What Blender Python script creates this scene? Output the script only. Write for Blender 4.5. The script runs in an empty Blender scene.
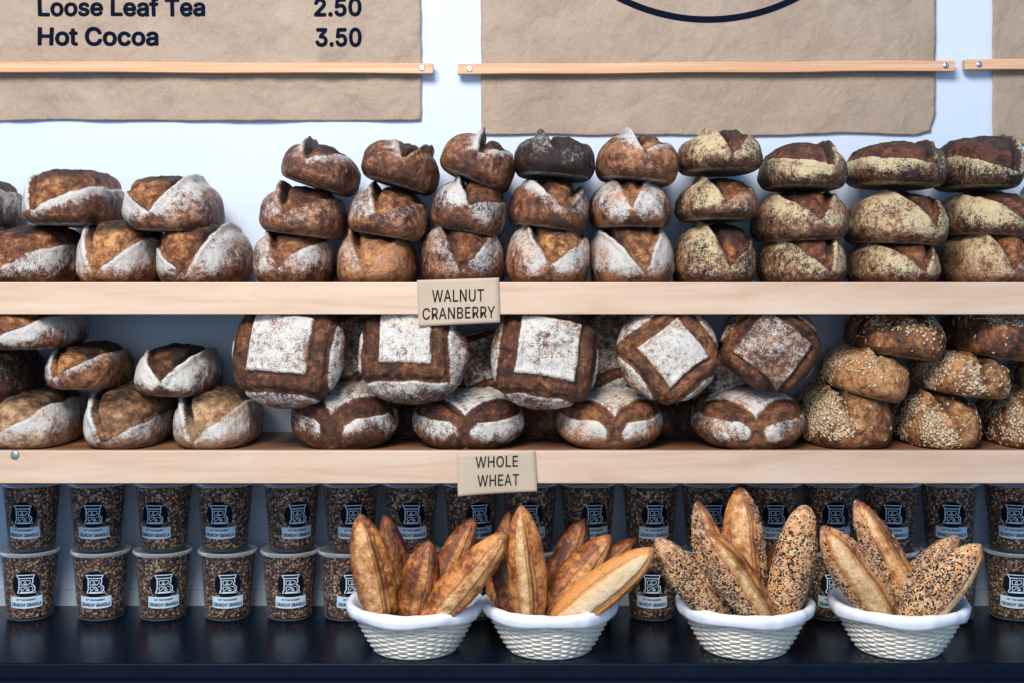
import bpy, math, random
import numpy as np
from mathutils import Vector, Matrix, Euler
PI = math.pi
S = bpy.context.scene
C = S.collection

# ------------------------------------------------------------------ camera
F = 1250.0          # focal length in pixels (1024 wide)
DF = 2.5            # camera distance to the front plane of the shelves (y = 0)
CZ = 1.66           # eye height
HY = 270.0          # horizon row
cam_d = bpy.data.cameras.new('camera'); cam = bpy.data.objects.new('camera', cam_d); C.objects.link(cam)
cam.location = (0, -DF, CZ); cam.rotation_euler = (PI/2, 0, 0)
cam_d.sensor_width = 36; cam_d.lens = 36*F/1024
cam_d.shift_y = -(341.5-HY)/1024
cam_d.clip_end = 60
S.camera = cam
# ------------------------------------------------------------------ world, lights, exposure
S.view_settings.view_transform = 'Standard'; S.view_settings.look = 'None'
S.view_settings.gamma = 1; S.view_settings.use_curve_mapping = False
S.view_settings.exposure = 0.0
w = bpy.data.worlds.new('world'); S.world = w; w.use_nodes = True
w.node_tree.nodes['Background'].inputs[0].default_value = (0.17, 0.50, 1.0, 1)
w.node_tree.nodes['Background'].inputs[1].default_value = 0.56
def area(name, loc, target, sx, sy, power, col):
    l = bpy.data.lights.new(name, 'AREA'); l.shape = 'RECTANGLE'; l.size = sx; l.size_y = sy
    l.energy = power; l.color = col
    o = bpy.data.objects.new(name, l); C.objects.link(o); o.location = loc
    o.rotation_euler = (Vector(target)-Vector(loc)).to_track_quat('-Z', 'Y').to_euler()
    return o
area('assumed_key_light', (-0.9, -2.9, 3.9), (0, 0.25, 1.4), 2.0, 1.3, 222, (1.0, 0.93, 0.86))  # unseen key lamp, assumed high on the left above and behind the camera
area('front_fill', (-0.5, -5.0, 2.0), (0, 0.2, 1.3), 5.0, 2.0, 40, (0.90, 0.95, 1.0))  # unseen fill added behind the camera to brighten the fronts

# ------------------------------------------------------------------ helpers
def wx(px, d): return (px-512)*d/F
def wz(py, d): return CZ-(py-HY)*d/F
def link(o, parent=None):
    C.objects.link(o)
    if parent: o.parent = parent
    return o
def tag(o, label=None, cat=None, group=None, kind=None):
    if label: o['label'] = label
    if cat: o['category'] = cat
    if group: o['group'] = group
    if kind: o['kind'] = kind
    return o
def empty(name, loc):
    o = bpy.data.objects.new(name, None); o.location = loc; o.empty_display_size = .05
    return link(o)
def mesh_obj(name, verts, faces, mat, parent=None, smooth=True):
    m = bpy.data.meshes.new(name); m.from_pydata([tuple(map(float, v)) for v in verts], [], [tuple(map(int, f)) for f in faces])
    if smooth: m.polygons.foreach_set('use_smooth', [True]*len(m.polygons))
    m.update()
    if mat: m.materials.append(mat)
    return link(bpy.data.objects.new(name, m), parent)
class MB:
    def __init__(s): s.v = []; s.f = []
    def add(s, v, f):
        k = len(s.v); s.v += [tuple(map(float, a)) for a in v]; s.f += [tuple(int(i)+k for i in q) for q in f]
    def box(s, x0, x1, y0, y1, z0, z1):
        s.add([(x0,y0,z0),(x1,y0,z0),(x1,y1,z0),(x0,y1,z0),(x0,y0,z1),(x1,y0,z1),(x1,y1,z1),(x0,y1,z1)],
              [(0,3,2,1),(4,5,6,7),(0,1,5,4),(1,2,6,5),(2,3,7,6),(3,0,4,7)])
    def tube(s, pts, r, n=6, closed=False):
        pts = [Vector(p) for p in pts]; N = len(pts); rings = []; up = Vector((0,0,1))
        for i, p in enumerate(pts):
            t = (pts[(i+1) % N]-pts[i-1]) if (closed or 0 < i < N-1) else (pts[1]-pts[0] if i == 0 else pts[-1]-pts[-2])
            t.normalize()
            a = t.cross(up)
            if a.length < 1e-3: a = t.cross(Vector((1,0,0)))
            a.normalize(); b = a.cross(t)
            rr = r[i] if isinstance(r, (list, tuple)) else r
            rings.append([p+a*math.cos(2*PI*k/n)*rr+b*math.sin(2*PI*k/n)*rr for k in range(n)])
        v = [q for rg in rings for q in rg]; f = []
        for i in range(N if closed else N-1):
            j = (i+1) % N
            for k in range(n): f.append((i*n+k, j*n+k, j*n+(k+1) % n, i*n+(k+1) % n))
        if not closed: f.append(tuple(range(n))); f.append(tuple(reversed(range((N-1)*n, N*n))))
        s.add(v, f)
    def lathe(s, prof, n=48, cap0=False, cap1=False):
        v = [(r*math.cos(2*PI*k/n), r*math.sin(2*PI*k/n), z) for r, z in prof for k in range(n)]
        f = [(i*n+k, i*n+(k+1) % n, (i+1)*n+(k+1) % n, (i+1)*n+k) for i in range(len(prof)-1) for k in range(n)]
        if cap0: f.append(tuple(reversed(range(n))))
        if cap1: f.append(tuple(range((len(prof)-1)*n, len(prof)*n)))
        s.add(v, f)
    def build(s, name, mat, parent=None, smooth=False, bevel=0):
        o = mesh_obj(name, s.v, s.f, mat, parent, smooth)
        if bevel:
            b = o.modifiers.new('bevel', 'BEVEL'); b.width = bevel; b.segments = 2; b.limit_method = 'ANGLE'
        return o
# vectorised value noise
def _h(i, j, k, s):
    n = (i*374761393 + j*668265263 + k*2147483647 + s*1274126177) & 0xffffffff
    n = ((n ^ (n >> 13))*1274126177) & 0xffffffff
    n = (n ^ (n >> 16)) & 0xffff
    return n/65535.0
def vn(P, sc, seed):
    q = P*sc+seed*17.13; i = np.floor(q).astype(np.int64); f = q-i; f = f*f*(3-2*f)
    r = 0
    for a in (0,1):
        for b in (0,1):
            for c in (0,1):
                wgt = (f[:,0] if a else 1-f[:,0])*(f[:,1] if b else 1-f[:,1])*(f[:,2] if c else 1-f[:,2])
                r = r+wgt*_h(i[:,0]+a, i[:,1]+b, i[:,2]+c, seed)
    return r*2-1
def fbm(P, sc, seed, o=3):
    r = 0; am = 1
    for k in range(o): r = r+am*vn(P, sc*2**k, seed+k*7); am *= .5
    return r/1.75
def ss(a, b, x):
    t = np.clip((x-a)/(b-a), 0, 1); return t*t*(3-2*t)

# ------------------------------------------------------------------ materials
def newmat(name):
    m = bpy.data.materials.new(name); m.use_nodes = True
    nt = m.node_tree; return m, nt, nt.nodes, nt.links, nt.nodes['Principled BSDF']
def ramp(N, stops):
    r = N.new('ShaderNodeValToRGB'); e = r.color_ramp.elements
    while len(e) > 1: e.remove(e[-1])
    e[0].position = stops[0][0]; e[0].color = (*stops[0][1], 1)
    for p, c in stops[1:]:
        k = e.new(p); k.color = (*c, 1)
    return r
def mth(N, L, op, a, b=None, c=None, clamp=False):
    n = N.new('ShaderNodeMath'); n.operation = op; n.use_clamp = clamp
    for i, x in enumerate((a, b, c)):
        if x is None: continue
        if isinstance(x, (int, float)): n.inputs[i].default_value = x
        else: L.new(x, n.inputs[i])
    return n.outputs[0]
def mixc(N, L, f, a, b):
    n = N.new('ShaderNodeMix'); n.data_type = 'RGBA'
    if isinstance(f, (int, float)): n.inputs[0].default_value = f
    else: L.new(f, n.inputs[0])
    for s, x in ((6, a), (7, b)):
        if isinstance(x, tuple): n.inputs[s].default_value = (*x, 1)
        else: L.new(x, n.inputs[s])
    return n.outputs[2]
def noise(N, L, vec, sc, det=4, rough=.6, dist=0):
    n = N.new('ShaderNodeTexNoise'); n.inputs['Scale'].default_value = sc; n.inputs['Detail'].default_value = det
    n.inputs['Roughness'].default_value = rough; n.inputs['Distortion'].default_value = dist
    if vec is not None: L.new(vec, n.inputs['Vector'])
    return n.outputs['Fac']
def objvec(N, L):
    tc = N.new('ShaderNodeTexCoord'); oi = N.new('ShaderNodeObjectInfo')
    m = N.new('ShaderNodeMath'); m.operation = 'MULTIPLY'; m.inputs[1].default_value = 37.0; L.new(oi.outputs['Random'], m.inputs[0])
    v = N.new('ShaderNodeVectorMath'); v.operation = 'ADD'; L.new(tc.outputs['Object'], v.inputs[0]); L.new(m.outputs[0], v.inputs[1])
    return v.outputs[0], oi
def plain(name, col, rough=.5, metal=0, spec=.5, bump=0, bsc=80, var=0, vsc=20, alpha=1):
    m, nt, N, L, B = newmat(name)
    B.inputs['Base Color'].default_value = (*col, 1); B.inputs['Roughness'].default_value = rough
    B.inputs['Metallic'].default_value = metal; B.inputs['Specular IOR Level'].default_value = spec
    B.inputs['Alpha'].default_value = alpha
    if bump or var:
        vec, _ = objvec(N, L)
        if var:
            n = noise(N, L, vec, vsc); r = ramp(N, [(.3, tuple(c*(1-var) for c in col)), (.7, tuple(min(1, c*(1+var)) for c in col))])
            L.new(n, r.inputs[0]); L.new(r.outputs[0], B.inputs['Base Color'])
        if bump:
            n = noise(N, L, vec, bsc); b = N.new('ShaderNodeBump'); b.inputs['Strength'].default_value = bump; b.inputs['Distance'].default_value = .002
            L.new(n, b.inputs['Height']); L.new(b.outputs[0], B.inputs['Normal'])
    return m
def crust(name, cr, bu, fl, flour_gain=1.0, speck=420, bumpd=.0022, rough=.52, char_dark=(.012,.007,.005), pores=0):
    """cr / bu: (dark, mid, light) colours of the closed crust and of the burst score; fl: flour colour.
    attributes flour / burst / char on the mesh say where each lies; object colour r = bake tone"""
    m, nt, N, L, B = newmat(name)
    vec, oi = objvec(N, L)
    sep = N.new('ShaderNodeSeparateColor'); L.new(oi.outputs['Color'], sep.inputs[0])
    def at(n):
        a = N.new('ShaderNodeAttribute'); a.attribute_name = n; return a.outputs['Fac']
    n1 = noise(N, L, vec, 22, 3); n2 = noise(N, L, vec, 95, 5, .65); n3 = noise(N, L, vec, speck, 3, .6)
    mixn = mth(N, L, 'ADD', mth(N, L, 'MULTIPLY', n1, .55), mth(N, L, 'MULTIPLY', n2, .45))
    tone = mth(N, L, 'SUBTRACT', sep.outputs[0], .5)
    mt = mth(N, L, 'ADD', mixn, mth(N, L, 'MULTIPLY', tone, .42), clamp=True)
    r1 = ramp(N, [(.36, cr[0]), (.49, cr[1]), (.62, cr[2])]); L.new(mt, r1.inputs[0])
    n4 = noise(N, L, vec, 60, 6, .7, .4)
    mb = mth(N, L, 'ADD', mth(N, L, 'ADD', mth(N, L, 'MULTIPLY', n4, .7), mth(N, L, 'MULTIPLY', n1, .3)), mth(N, L, 'MULTIPLY', tone, .45), clamp=True)
    r2 = ramp(N, [(.35, bu[0]), (.49, bu[1]), (.62, bu[2])]); L.new(mb, r2.inputs[0])
    col = mixc(N, L, at('burst'), r1.outputs[0], r2.outputs[0])
    # speckle of tiny dark blisters
    sp = mth(N, L, 'MULTIPLY', ss_node(N, L, n3, .55, .66), .75)
    col = mixc(N, L, sp, col, cr[0])
    chf = mth(N, L, 'MULTIPLY', at('char_dark'), mth(N, L, 'ADD', n2, .45), clamp=True)
    col = mixc(N, L, chf, col, char_dark)
    fsum = mth(N, L, 'ADD', mth(N, L, 'MULTIPLY', at('flour'), flour_gain),
               mth(N, L, 'ADD', mth(N, L, 'MULTIPLY', mth(N, L, 'SUBTRACT', n3, .5), 1.7), mth(N, L, 'MULTIPLY', mth(N, L, 'SUBTRACT', n2, .5), 1.3)))
    ff = mth(N, L, 'MULTIPLY', ss_node(N, L, fsum, .28, .85), ss_node(N, L, at('flour'), .03, .25))
    ff = mth(N, L, 'MULTIPLY', ff, .93)
    col = mixc(N, L, ff, col, fl)
    L.new(col, B.inputs['Base Color'])
    B.inputs['Specular IOR Level'].default_value = .45
    ro = mth(N, L, 'ADD', mth(N, L, 'MULTIPLY', ff, .25), rough); L.new(ro, B.inputs['Roughness'])
    hgt = mth(N, L, 'ADD', mth(N, L, 'MULTIPLY', n2, .6), mth(N, L, 'ADD', mth(N, L, 'MULTIPLY', n3, .35), mth(N, L, 'MULTIPLY', mth(N, L, 'MULTIPLY', n4, at('burst')), 1.0)))
    b = N.new('ShaderNodeBump'); b.inputs['Strength'].default_value = 1; b.inputs['Distance'].default_value = bumpd*3
    L.new(hgt, b.inputs['Height']); L.new(b.outputs[0], B.inputs['Normal'])
    return m
def ss_node(N, L, x, a, b):
    n = N.new('ShaderNodeMapRange'); n.interpolation_type = 'SMOOTHSTEP'; n.inputs['From Min'].default_value = a; n.inputs['From Max'].default_value = b
    L.new(x, n.inputs['Value']); return n.outputs[0]
WHITE = (.66, .63, .58)
M_WALNUT = crust('walnut_crust', ((.022,.008,.006), (.155,.052,.022), (.52,.235,.10)), ((.032,.010,.006), (.245,.082,.027), (.72,.345,.13)), WHITE)
M_WHEAT = crust('wheat_crust', ((.03,.011,.008), (.17,.064,.029), (.48,.235,.11)), ((.025,.008,.006), (.14,.045,.018), (.46,.185,.065)), (.74,.71,.64))
M_PALE = crust('pale_crust', ((.10,.040,.020), (.33,.17,.085), (.70,.46,.27)), ((.07,.025,.010), (.34,.165,.07), (.72,.46,.245)), (.68,.67,.64))
M_CORN = crust('cornmeal_crust', ((.024,.010,.009), (.15,.055,.030), (.42,.20,.10)), ((.035,.011,.008), (.18,.054,.021), (.56,.22,.075)), (.64,.52,.30), speck=330)
M_OAT = crust('oat_crust', ((.03,.010,.007), (.21,.072,.025), (.64,.31,.12)), ((.05,.020,.010), (.34,.13,.042), (.74,.41,.18)), (.58,.43,.26))
M_BAG = crust('baguette_crust', ((.055,.014,.005), (.31,.088,.021), (.80,.33,.092)), ((.17,.052,.015), (.64,.27,.08), (.95,.60,.29)), (.86,.69,.46), bumpd=.0012, rough=.38)
M_FLAKE = plain('oat_flake', (.60,.46,.29), .85, var=.5, vsc=150)
def seed_mat():
    m, nt, N, L, B = newmat('mixed_seeds')
    g = N.new('ShaderNodeNewGeometry')
    r = ramp(N, [(0, (.02,.014,.012)), (.62, (.03,.02,.015)), (.64, (.60,.46,.28)), (.85, (.68,.54,.35)), (.97, (.22,.12,.06))]); r.color_ramp.interpolation = 'CONSTANT'
    L.new(g.outputs['Random Per Island'], r.inputs[0]); L.new(r.outputs[0], B.inputs['Base Color']); B.inputs['Roughness'].default_value = .55
    return m
M_SEED = seed_mat()
def wood(name, cols, sc=(2, 30, 60), rough=.5, rings=0):
    m, nt, N, L, B = newmat(name); tc = N.new('ShaderNodeTexCoord'); mp = N.new('ShaderNodeMapping')
    mp.inputs['Scale'].default_value = sc; L.new(tc.outputs['Object'], mp.inputs[0])
    n = noise(N, L, mp.outputs[0], 1.0, 6, .6, rings)
    r = ramp(N, [(.3, cols[0]), (.5, cols[1]), (.7, cols[2])]); L.new(n, r.inputs[0])
    k = noise(N, L, tc.outputs['Object'], 34, 2); kf = ss_node(N, L, k, .73, .80); kf = mth(N, L, 'MULTIPLY', kf, .35)
    L.new(mixc(N, L, kf, r.outputs[0], tuple(c*.5 for c in cols[0])), B.inputs['Base Color'])
    B.inputs['Roughness'].default_value = rough
    b = N.new('ShaderNodeBump'); b.inputs['Strength'].default_value = .25; b.inputs['Distance'].default_value = .001
    L.new(n, b.inputs['Height']); L.new(b.outputs[0], B.inputs['Normal']); return m
M_MAPLE = wood('maple_shelf', ((.54,.36,.235), (.64,.46,.325), (.69,.53,.395)), (3, 14, 30), rings=.6)
M_SHELFTOP = wood('worn_shelf_top', ((.14,.06,.03), (.24,.11,.055), (.34,.17,.09)), (3, 20, 20))
M_STICK = wood('pine_batten', ((.52,.26,.13), (.68,.38,.21), (.80,.52,.33)), (2, 60, 160), .55)
def kraft(name, a, b):
    m, nt, N, L, B = newmat(name); tc = N.new('ShaderNodeTexCoord')
    n = noise(N, L, tc.outputs['Object'], 7, 5, .65, .3); n2 = noise(N, L, tc.outputs['Object'], 130, 4, .7)
    t = mth(N, L, 'ADD', mth(N, L, 'MULTIPLY', n, .6), mth(N, L, 'MULTIPLY', n2, .4))
    r = ramp(N, [(.32, a), (.68, b)]); L.new(t, r.inputs[0]); L.new(r.outputs[0], B.inputs['Base Color']); B.inputs['Roughness'].default_value = .75
    B.inputs['Specular IOR Level'].default_value = .25
    v = N.new('ShaderNodeTexNoise'); v.inputs['Scale'].default_value = 13; v.inputs['Detail'].default_value = 5; v.inputs['Distortion'].default_value = .35; L.new(tc.outputs['Object'], v.inputs['Vector'])
    bp = N.new('ShaderNodeBump'); bp.inputs['Strength'].default_value = .9; bp.inputs['Distance'].default_value = .016
    L.new(v.outputs['Fac'], bp.inputs['Height']); L.new(bp.outputs[0], B.inputs['Normal']); return m
M_KRAFT = kraft('kraft_paper', (.30,.225,.165), (.445,.345,.262))
M_CARD = plain('card', (.50,.395,.285), .7, var=.06, vsc=12, bump=.1)
M_INK = plain('black_ink', (.004,.007,.018), .9, spec=.05)
M_CARDINK = plain('grey_ink', (.045,.038,.038), .9, spec=.05)
M_WALL = plain('white_wall_paint', (.59,.68,.80), .6, var=.02, vsc=2.5, bump=.05, bsc=60)
M_TRIM = plain('trim_paint', (.50,.60,.68), .5)
M_COUNTER = plain('black_counter', (.002,.006,.015), .25, spec=.24, bump=.03, bsc=25, var=.3, vsc=15)
M_FACE = plain('navy_panel', (.004,.011,.026), .5, spec=.12)
M_STEEL = plain('screw_steel', (.62,.64,.66), .3, 1)
M_DULL = plain('dull_screw', (.32,.36,.33), .5, .6)
M_FLOOR = plain('floor', (.25,.23,.21), .6, var=.1)
M_WICKER = plain('white_wicker', (.88,.82,.70), .6, var=.1, vsc=60, bump=.2, bsc=200)
M_CLOTH = plain('white_cloth', (.84,.86,.90), .85, bump=.25, bsc=70)
M_LABEL = plain('label_black', (.002,.004,.009), .7, spec=.15)
M_LABW = plain('label_white', (.56,.71,.83), .5)
def granola():
    m, nt, N, L, B = newmat('granola_mix'); vec, _ = objvec(N, L)
    n0 = N.new('ShaderNodeTexNoise'); n0.inputs['Scale'].default_value = 90; L.new(vec, n0.inputs['Vector'])
    v = N.new('ShaderNodeTexVoronoi'); v.inputs['Scale'].default_value = 195; v.inputs['Randomness'].default_value = 1; L.new(vec, v.inputs['Vector'])
    sp = N.new('ShaderNodeSeparateColor'); L.new(v.outputs['Color'], sp.inputs[0])
    r = ramp(N, [(.0, (.045,.018,.015)), (.3, (.17,.065,.038)), (.55, (.36,.165,.085)), (.8, (.64,.37,.20)), (1, (.90,.68,.45))]); L.new(sp.outputs[0], r.inputs[0])
    e = ss_node(N, L, v.outputs['Distance'], .35, .8)
    L.new(mixc(N, L, e, r.outputs[0], (.012,.007,.007)), B.inputs['Base Color']); B.inputs['Roughness'].default_value = .6
    b = N.new('ShaderNodeBump'); b.invert = True; b.inputs['Strength'].default_value = 1; b.inputs['Distance'].default_value = .003
    L.new(v.outputs['Distance'], b.inputs['Height']); L.new(b.outputs[0], B.inputs['Normal']); return m
M_GRAN = granola()
def plastic(name, tint, base, rough):
    m, nt, N, L, B = newmat(name); N.remove(B)
    out = N['Material Output']; t = N.new('ShaderNodeBsdfTransparent'); t.inputs[0].default_value = (*tint, 1)
    g = N.new('ShaderNodeBsdfPrincipled'); g.inputs['Base Color'].default_value = (.75,.80,.85,1); g.inputs['Roughness'].default_value = rough
    lw = N.new('ShaderNodeLayerWeight'); lw.inputs[0].default_value = .25
    f = mth(N, L, 'ADD', mth(N, L, 'MULTIPLY', lw.outputs['Fresnel'], .55), base, clamp=True)
    mx = N.new('ShaderNodeMixShader'); L.new(f, mx.inputs[0]); L.new(t.outputs[0], mx.inputs[1]); L.new(g.outputs[0], mx.inputs[2]); L.new(mx.outputs[0], out.inputs[0]); return m
M_CUP = plastic('clear_cup_plastic', (.98,.985,.99), .01, .12)
M_LID = plastic('clear_lid_plastic', (.85,.90,.93), .30, .15)

# ------------------------------------------------------------------ setting
WALLY = .34; ZC = .90
SH1T, SH1B = 1.636, 1.571
SH2T, SH2B = 1.298, 1.233
def struct(name, bx, mat):
    m = MB(); m.box(*bx); o = m.build(name, mat); return tag(o, kind='structure')
struct('floor', (-3, 3, -6, WALLY, -.05, 0), M_FLOOR)
struct('wall_back', (-3, 3, WALLY, WALLY+.1, 0, 3.4), M_WALL)
struct('trim_1', (-2.2, 2.2, WALLY-.012, WALLY, ZC, ZC+.036), M_TRIM)
ct = empty('counter', (0, 0, 0)); tag(ct, 'black glossy counter running along the wall below both wooden shelves', 'counter')
m = MB(); m.box(-2.2, 2.2, -.085, WALLY-.0005, ZC-.03, ZC); m.build('worktop', M_COUNTER, ct, bevel=.0035)
m = MB(); m.box(-2.2, 2.2, -.075, WALLY-.0005, .002, ZC-.03); m.build('front_panel', M_FACE, ct)
LIPD = .006
def shelf(zt, zb, label):
    r = empty('wooden_shelf', (0, 0, zb)); tag(r, label, 'shelf')
    m = MB(); m.box(-2.1, 2.1, .018, WALLY-.0005, zt-.032-zb, zt-LIPD-zb); m.build('board', M_SHELFTOP, r)
    m = MB(); m.box(-2.1, 2.1, 0, .018, 0, zt-zb); m.build('front_edge', M_MAPLE, r, bevel=.0015)
    return r
s1 = shelf(SH1T, SH1B, 'upper pale wooden shelf carrying tall stacks of loaves, with the walnut cranberry card')
s2 = shelf(SH2T, SH2B, 'lower pale wooden shelf above the granola cups, with the whole wheat card')
m = MB(); m.lathe([(.001,.003),(.008,.0025),(.0095,0),(.0095,-.002)], 20, True)
o = m.build('screw_head', M_DULL, s2, True); o.rotation_euler = (PI/2, 0, 0); o.location = (wx(15, 2.5), 0, wz(455, 2.5)-SH2B); o['label'] = 'dull grey screw head in the shelf edge'

# ------------------------------------------------------------------ text
import os
SANS = None
try:
    for kind in ('LOCAL', 'SYSTEM'):
        p_ = os.path.join(bpy.utils.resource_path(kind), 'datafiles', 'fonts', 'Inter.woff2')
        if SANS is None and os.path.exists(p_): SANS = bpy.data.fonts.load(p_)
except Exception: SANS = None
def text2d(s, bold=0.0, spacing=1.0):
    v, f = _text2d(s, 0 if SANS else bold, spacing)
    if SANS and bold:
        n = len(v); vv = [v]; ff = list(f)
        for k in range(8):
            a = k*PI/4; vv.append(v+np.array([math.cos(a), math.sin(a)])*bold); ff += [tuple(i+n*(k+1) for i in q) for q in f]
        v = np.concatenate(vv); f = ff
    return v, f
def _text2d(s, bold, spacing):
    cu = bpy.data.curves.new('t', 'FONT'); cu.body = s; cu.size = 1; cu.offset = bold; cu.resolution_u = 4; cu.space_character = spacing
    if SANS: cu.font = SANS
    o = bpy.data.objects.new('t', cu); C.objects.link(o)
    dg = bpy.context.evaluated_depsgraph_get(); dg.update()
    me = o.evaluated_get(dg).to_mesh()
    v = np.array([q.co[:2] for q in me.vertices]); f = [tuple(p.vertices) for p in me.polygons]
    o.evaluated_get(dg).to_mesh_clear(); bpy.data.objects.remove(o); bpy.data.curves.remove(cu)
    return v, f
def fit2d(v, x0, x1, z0, z1):
    a = v.min(0); b = v.max(0)
    return np.c_[(v[:,0]-a[0])/(b[0]-a[0])*(x1-x0)+x0, (v[:,1]-a[1])/(b[1]-a[1])*(z1-z0)+z0]

# ------------------------------------------------------------------ paper sheets and battens
DW = DF+WALLY-.012
def paper_y(x, z, seed, amp):
    P = np.c_[x, z, np.zeros_like(x)]
    return -np.abs(.0075+amp*(fbm(P, 5.5, seed, 3)*.7+fbm(P, 19, seed+3, 3)*.6))
def paper(x0, x1, ybot, seed, amp, label, curl=0):
    NX = int((x1-x0)/.007); ZT = 2.42; NZ = 120
    us = np.linspace(0, 1, NX); vs = np.linspace(0, 1, NZ)
    U, V = np.meshgrid(us, vs); U = U.ravel(); V = V.ravel()
    e = fbm(np.c_[U*6, U*0, U*0], 1, seed+9)*.006
    zb = wz(ybot, DW)+e
    zb = zb+curl*ss(.955, 1, U)*.008
    X = x0+(x1-x0)*U+fbm(np.c_[V*9, V*0, V*0], 1, seed+5)*.0025*np.where(U > .5, 1, -1)*ss(.9, 1, np.abs(U-.5)*2)
    X = X-curl*ss(.94, 1, U)*ss(.10, 0, V)*.010
    Z = zb+(ZT-zb)*V**1.0
    Y = paper_y(X, Z, seed, amp)
    f = [(j*NX+i, j*NX+i+1, (j+1)*NX+i+1, (j+1)*NX+i) for j in range(NZ-1) for i in range(NX-1)]
    o = mesh_obj('kraft_paper_sheet', np.c_[X, Y, Z], f, M_KRAFT); o.location = (0, WALLY-.001, 0)
    sd = o.modifiers.new('thickness', 'SOLIDIFY'); sd.thickness = .0004
    return tag(o, label, 'paper')
pL = paper(wx(-170, DW), wx(421, DW), 120, 3, .009, 'brown kraft paper menu sheet with black prices, upper left of the wall')
pM = paper(wx(481, DW), wx(936, DW), 134, 8, .0022, 'brown kraft paper sheet with a black curved line, upper middle of the wall', curl=1)
pR = paper(wx(993, DW), wx(1420, DW), 144, 14, .0022, 'brown kraft paper sheet cut off by the right edge of the picture')
def on_paper(name, v2, f, parent, seed, amp):
    y = paper_y(v2[:,0], v2[:,1], seed, amp)-.0012
    return mesh_obj(name, np.c_[v2[:,0], y, v2[:,1]], f, M_INK, parent, False)
for s, a, b, c, d in (('Loose Leaf Tea', 36, 204, -3.5, 15.5), ('Hot Cocoa', 36, 157, 26, 45), ('2.50', 313, 361, -3.5, 15.5), ('3.50', 314.5, 361, 26.5, 46)):
    v, f = text2d(s, .028); v = fit2d(v, wx(a, DW-.008), wx(b, DW-.008), wz(d, DW-.008), wz(c, DW-.008)); on_paper('lettering', v, f, pL, 3, .009)
cx, cz, R0, R1 = wx(708, DW), wz(-174, DW), 190*DW/F, 196.5*DW/F
ang = np.linspace(0, 2*PI, 241); n = len(ang)
vr = np.r_[np.c_[cx+R0*np.cos(ang), cz+R0*np.sin(ang)], np.c_[cx+R1*np.cos(ang), cz+R1*np.sin(ang)]]
on_paper('drawn_ring', vr, [(i, i+1, n+i+1, n+i) for i in range(n-1)], pM, 8, .0022)
def batten(x0, x1, ya, yb, label, screws):
    r = empty('wooden_batten', (0, WALLY-.026, 0)); tag(r, label, 'batten', 'battens across the paper sheets')
    d = DW-.02; m = MB()
    n = 40; v = []
    for i in range(n+1):
        t = i/n; x = wx(x0+(x1-x0)*t, d); z = wz(ya+(yb-ya)*t, d)+.0008*math.sin(t*17)
        hh = .0115
        v += [(x, -.007, z-hh), (x, -.007, z+hh), (x, .0135, z+hh), (x, .0135, z-hh)]
    f = [(i*4+k, (i+1)*4+k, (i+1)*4+(k+1) % 4, i*4+(k+1) % 4) for i in range(n) for k in range(4)]+[(0,1,2,3), (n*4+3, n*4+2, n*4+1, n*4)]
    m.add(v, f); m.build('batten_strip', M_STICK, r, bevel=.0012)
    for sx in screws:
        t = (sx-x0)/(x1-x0); q = MB(); q.lathe([(.0005,.0022),(.003,.0022),(.0034,.0012),(.0042,.0022),(.0068,.0012),(.0072,-.001)], 20, True)
        o = q.build('screw', M_STEEL, r, True); o.rotation_euler = (PI/2, 0, 0); o.location = (wx(sx, d), -.0072, wz(ya+(yb-ya)*t, d)); o['label'] = 'small silver screw'
batten(-170, 433, 66, 68, 'thin pine batten screwed over the menu sheet with the prices', (422, -150))
batten(457.5, 955, 69, 65.5, 'thin pine batten screwed over the middle sheet with the curved line', (469.5, 945.5))
batten(965, 1425, 64.5, 63, 'thin pine batten over the right sheet, cut off by the picture edge', (979, 1410))

# ------------------------------------------------------------------ shelf cards
def card(corners, lines, label, bend):
    (ax, ay), (bx_, by), (cx_, cy), (dx, dy) = corners       # tl tr br bl
    N_ = 16; P = []
    def pt(u, v):
        x = (ax*(1-u)+bx_*u)*(1-v)+(dx*(1-u)+cx_*u)*v; y = (ay*(1-u)+by*u)*(1-v)+(dy*(1-u)+cy*u)*v
        return x, y
    r = empty('shelf_card', (wx((ax+bx_)/2, 2.5), 0, wz((ay+dy)/2, 2.5))); ox, oz = r.location.x, r.location.z
    def pos(px, py, off):
        u = (px-ax)/(bx_-ax); t = (py-ay)/(dy-ay)
        return (wx(px, 2.497)-ox, -.0022-off-bend*(abs(u-.5)*2)**2*max(t, 0)*.012, wz(py, 2.497)-oz)
    for j in range(N_+1):
        for i in range(N_+1): P.append(pos(*pt(i/N_, j/N_), 0))
    f = [(j*(N_+1)+i, (j+1)*(N_+1)+i, (j+1)*(N_+1)+i+1, j*(N_+1)+i+1) for j in range(N_) for i in range(N_)]
    o = mesh_obj('card_sheet', P, f, M_CARD, r); sd = o.modifiers.new('t', 'SOLIDIFY'); sd.thickness = .0008; sd.offset = 0
    for s, x0, x1, y0, y1, tilt in lines:
        v, f = text2d(s, .012, 1.06); v = fit2d(v, x0, x1, -y1, -y0); cxm = (x0+x1)/2
        v = [pos(a, -b-(a-cxm)*tilt, .0009) for a, b in v]
        mesh_obj('lettering', v, f, M_CARDINK, r, False)
    tag(r, label, 'sign')
card(((417,280), (499,277.5), (500,322.5), (418.5,326.5)), (('WALNUT', 432, 484, 289.5, 302, .02), ('CRANBERRY', 422.5, 495, 307, 319, .03)), 'tan paper card reading WALNUT CRANBERRY on the upper shelf edge', .2)
card(((457,455), (535.5,450.5), (537,491), (458,496)), (('WHOLE', 475.5, 518, 456, 467.5, .03), ('WHEAT', 477.5, 519, 474.5, 486, .035)), 'tan curling paper card reading WHOLE WHEAT on the lower shelf edge', .6)

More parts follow.
